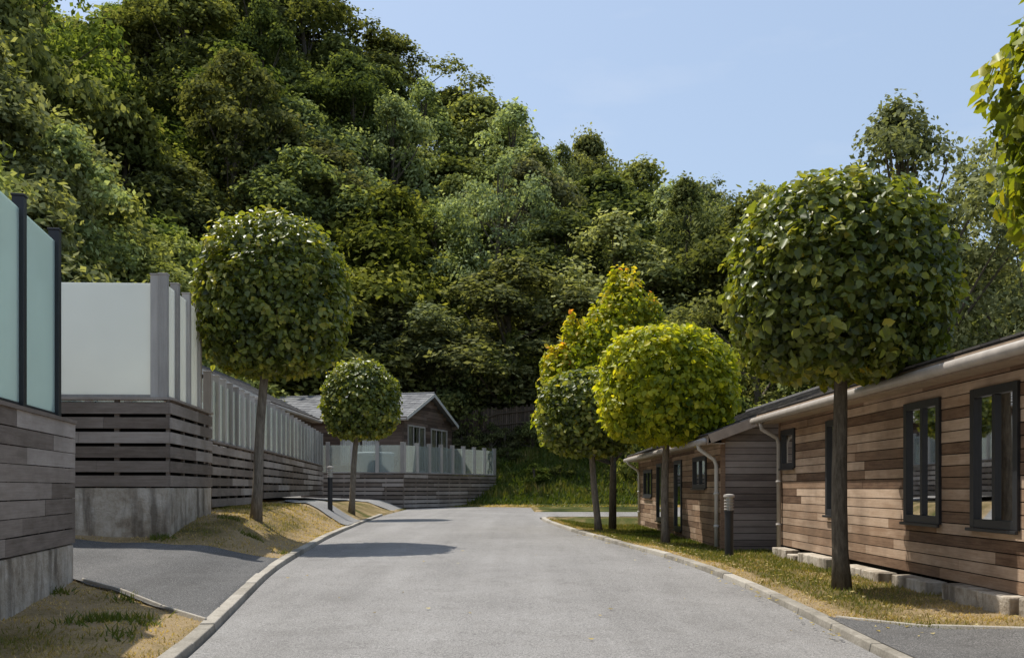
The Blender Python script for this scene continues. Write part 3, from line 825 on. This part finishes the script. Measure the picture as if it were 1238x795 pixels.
# ---------------------------------------------------------------- decks with glass balustrades
def deck(name,segs,z_slat,z_top,z_post,conc=None,pitch=.17,board=.135,glass=M_FROST,postmat=M_POST,floor=None,spacing=1.1,postw=.09,posts=None,inset=.10):
    e=empty(name); sb=MB();pb=MB();gb=MB();cb=MB(); Z=Vector((0,0,1))
    for si,(p0,p1,n) in enumerate(segs):
        p0=Vector((p0[0],p0[1],0));p1=Vector((p1[0],p1[1],0));n=Vector((n[0],n[1],0)).normalized()
        t=(p1-p0);Ln=t.length;t.normalize()
        rows=max(1,round((z_top-z_slat)/pitch)); ph=(z_top-z_slat)/rows
        for r in range(rows):
            q=0
            while q<Ln-.01:
                q2=min(Ln,q+random.uniform(1.6,3.6)); 
                if Ln-q2<.7:q2=Ln
                sb.box(p0+t*(q+.002)+Z*(z_slat+r*ph+.006+random.uniform(-.003,.003))+n*random.uniform(-.004,.0),t*(q2-q-.004),n*.028,Z*(ph*board/pitch),0)
                q=q2
        k=0
        while k<Ln:
            sb.box(p0+t*k-n*.05+Z*z_slat,t*min(.07,Ln-k),n*.044,Z*(z_top-z_slat),0,.1); k+=.9
        sb.face([p0-n*.12+Z*z_slat,p1-n*.12+Z*z_slat,p1-n*.12+Z*(z_top-.03),p0-n*.12+Z*(z_top-.03)],1)  # near-black sheet behind the slats, paints shade into the gaps
        sb.box(p0-n*.13+Z*z_top,t*Ln,n*.175,Z*.035,0)
        if conc is not None:
            cb.box(p0-n*.3+Z*conc,t*Ln,n*.31,Z*(z_slat-conc-.01),0)
        pl=posts[si] if posts else [postw/2+i*(Ln-postw)/max(1,round(Ln/spacing)) for i in range(max(1,round(Ln/spacing))+1)]
        for i,s in enumerate(pl):
            c=p0+t*(s-postw/2)-n*(inset+postw/2-.045)
            pb.box(c+Z*(z_top+.036),t*postw,n*postw,Z*(z_post-z_top-.036))
            pb.box(c-t*.008-n*.008+Z*z_post,t*(postw+.016),n*(postw+.016),Z*.02,0)
            if i<len(pl)-1 and glass:
                s2=pl[i+1]; a=s+postw/2+.002;b=s2-postw/2-.002
                if b-a>.1:
                    gb.box(p0+t*a-n*(inset-.045)+Z*(z_top+.08),t*(b-a),n*.012,Z*(z_post-z_top-.08-.11),0,.5)
                    pb.box(p0+t*a-n*(inset-.045+.01)+Z*(z_top+.0365),t*(b-a),n*.03,Z*.045,0)
    if floor:
        fl=[Vector((x,y,z_top-.034)) for x,y in floor]; sb.face(fl,0,.4)
    sb.obj('slats',[M_SLAT,M_VOID_SHADE],e); pb.obj('posts',postmat,e,bevel=.004)
    if gb.v: gb.obj('glass_panels',glass,e)
    if conc is not None: cb.obj('concrete_base',M_CONC,e,bevel=.02)
    return e
def perp(p0,p1):
    t=Vector((p1[0]-p0[0],p1[1]-p0[1],0)).normalized(); return (t.y,-t.x)
a0=(-3.35,3.85);a1=(-4.59,10.4)
LA=math.hypot(a1[0]-a0[0],a1[1]-a0[1])
deck('timber_deck',[(a0,a1,perp(a0,a1)),(a1,(-7.6,10.0),(.13,.99))],.63,1.87,3.76,conc=-.1,pitch=.155,board=.147,glass=M_TEAL,postmat=M_BLACK,
     posts=[[LA-6.0,LA-4.7,LA-3.4,LA-2.62,LA-1.66,LA-.48],[.4,1.5,2.9]],floor=[a0,a1,(-7.6,10),(-7.6,3.85)],postw=.10)
b0=(-4.92,14.3);b1=(-5.2,17.2);bf=(-8.4,14.15)
deck('timber_deck',[(bf,b0,perp(bf,b0)),(b0,b1,perp(b0,b1))],1.22,2.47,4.27,conc=.2,pitch=.21,board=.16,floor=[bf,b0,b1,(-8.4,17.2)],
     posts=[[.5,3.48-.22],[.06,.75,1.5,2.3]],inset=.14,postw=.12)
c0=(-5.45,18.0);c1=(-6.0,23.6)
deck('timber_deck',[((-8.4,17.9),c0,(0,-1)),(c0,c1,perp(c0,c1))],.85,2.03,3.3,pitch=.2,board=.15,floor=[(-8.4,18),c0,c1,(-8.4,23.6)],spacing=.75,inset=.1,postw=.13,glass=M_CLEAR)
d0=(-6.05,24.2);d1_=(-7.7,40.5)
deck('timber_deck',[((-8.3,24.1),d0,(0,-1))],.95,2.1,3.4,pitch=.19,board=.145,posts=[[.3,2.1]],inset=.1,postw=.11)
deck('timber_deck',[(d0,d1_,perp(d0,d1_))],.95,2.1,3.4,pitch=.19,board=.145,floor=[(-8.3,24.1),d0,d1_,(-8.3,40.5)],spacing=1.0,inset=.1,postw=.14,glass=M_CLEAR)
e0=(-4.6,42.3);e1=(-.8,49.2)
deck('timber_deck',[((-9,42.5),e0,(0,-1)),(e0,e1,perp(e0,e1))],.2,1.82,3.15,pitch=.18,board=.14,floor=[(-9,42.5),e0,e1,(-4,50.5)],spacing=1.0,inset=.1,postw=.15,glass=M_CLEAR)
ht=MB(); ht.lathe((-6.0,43.4,1.8),[(0,0),(.82,0),(.85,.05),(.85,.8),(.9,.82),(.9,.92),(.8,.97),(0,1.0)],28)
ht.obj('hot_tub',mat_plain('grey_tub_cover',(.25,.28,.31),.6),smooth=False)

M_LAMPG=mat_plain('bollard_diffuser',(.45,.45,.40),.25,.5)
def bollard(x,y,h=1.0):
    e=empty('bollard_light'); z=gz(x,y)-.02
    b=MB(); b.lathe((x,y,z),[(0,0),(.10,0),(.10,.02),(.065,.03),(.065,h*.72),(.075,h*.72),(.075,h*.745),(0,h*.745)],20); b.obj('post',M_BLACK,e,smooth=False)
    g=MB(); g.lathe((x,y,z),[(.052,h*.745),(.052,h*.95)],20); g.obj('diffuser',M_LAMPG,e,smooth=True)
    c=MB()
    for k in range(4): c.lathe((x,y,z+h*(.77+k*.045)),[(.054,0),(.076,-.008),(.076,0),(.054,.012)],20)
    c.lathe((x,y,z+h*.95),[(0,0),(.08,0),(.085,.012),(.08,.04),(.04,.052),(0,.055)],20)
    for k in range(3):
        an=k*2.094+.4; c.tube([(x+.068*math.cos(an),y+.068*math.sin(an),z+h*.745),(x+.068*math.cos(an),y+.068*math.sin(an),z+h*.95)],.006,6)
    c.obj('cap_and_louvres',M_GUTTER,e)
bollard(3.27,15.0,.97)
bollard(-4.75,26.0,1.2)

# ---------------------------------------------------------------- light, sky, camera
AZ=math.radians(-54); EL=math.radians(63)
dirsun=Vector((math.sin(AZ)*math.cos(EL),math.cos(AZ)*math.cos(EL),math.sin(EL)))
sd=bpy.data.lights.new('sun','SUN'); sd.energy=5.0; sd.angle=math.radians(.5); sd.color=(1,.96,.88)
so=bpy.data.objects.new('sun',sd); link(so); so.rotation_euler=(-dirsun).to_track_quat('-Z','Y').to_euler(); so.location=(-20,10,40)
w=bpy.data.worlds.new('World'); scene.world=w; w.use_nodes=True; nt=w.node_tree; nt.nodes.clear()
sky=N(nt,'ShaderNodeTexSky',sky_type='NISHITA'); sky.sun_disc=False; sky.sun_elevation=EL; sky.sun_rotation=AZ; sky.air_density=1.2; sky.dust_density=2.2; sky.ozone_density=1.2
bg=N(nt,'ShaderNodeBackground'); bg.inputs['Strength'].default_value=.15
tc=N(nt,'ShaderNodeTexCoord'); mp=N(nt,'ShaderNodeMapping'); mp.inputs['Scale'].default_value=(1.5,1.5,5)
nt.links.new(tc.outputs['Generated'],mp.inputs['Vector'])
nz=N(nt,'ShaderNodeTexNoise'); nz.inputs['Scale'].default_value=2.2; nz.inputs['Detail'].default_value=7; nz.inputs['Roughness'].default_value=.55
nt.links.new(mp.outputs[0],nz.inputs['Vector'])
cl=ramp(nt,nz.outputs['Fac'],[(.55,(0,0,0)),(.80,(1,1,1))])
c=mix(nt,sky.outputs[0],(3.7,4.7,6.3),.5)   # pale haze colour mixed in to brighten sky and ambient light
c=mix(nt,c,(5.8,6.0,6.4),math_(nt,'MULTIPLY',cl,.25))
nt.links.new(c,bg.inputs['Color'])
wo=N(nt,'ShaderNodeOutputWorld'); nt.links.new(bg.outputs[0],wo.inputs['Surface'])
cam=bpy.data.cameras.new('camera'); cam.lens=35.0; cam.sensor_width=36; cam.shift_y=.1555; cam.clip_end=2500; cam.clip_start=.05
co=bpy.data.objects.new('camera',cam); link(co); co.location=(0,0,1.2); co.rotation_euler=(math.radians(90),0,0)
scene.camera=co
scene.view_settings.view_transform='Standard'; scene.view_settings.look='None'; scene.view_settings.exposure=0
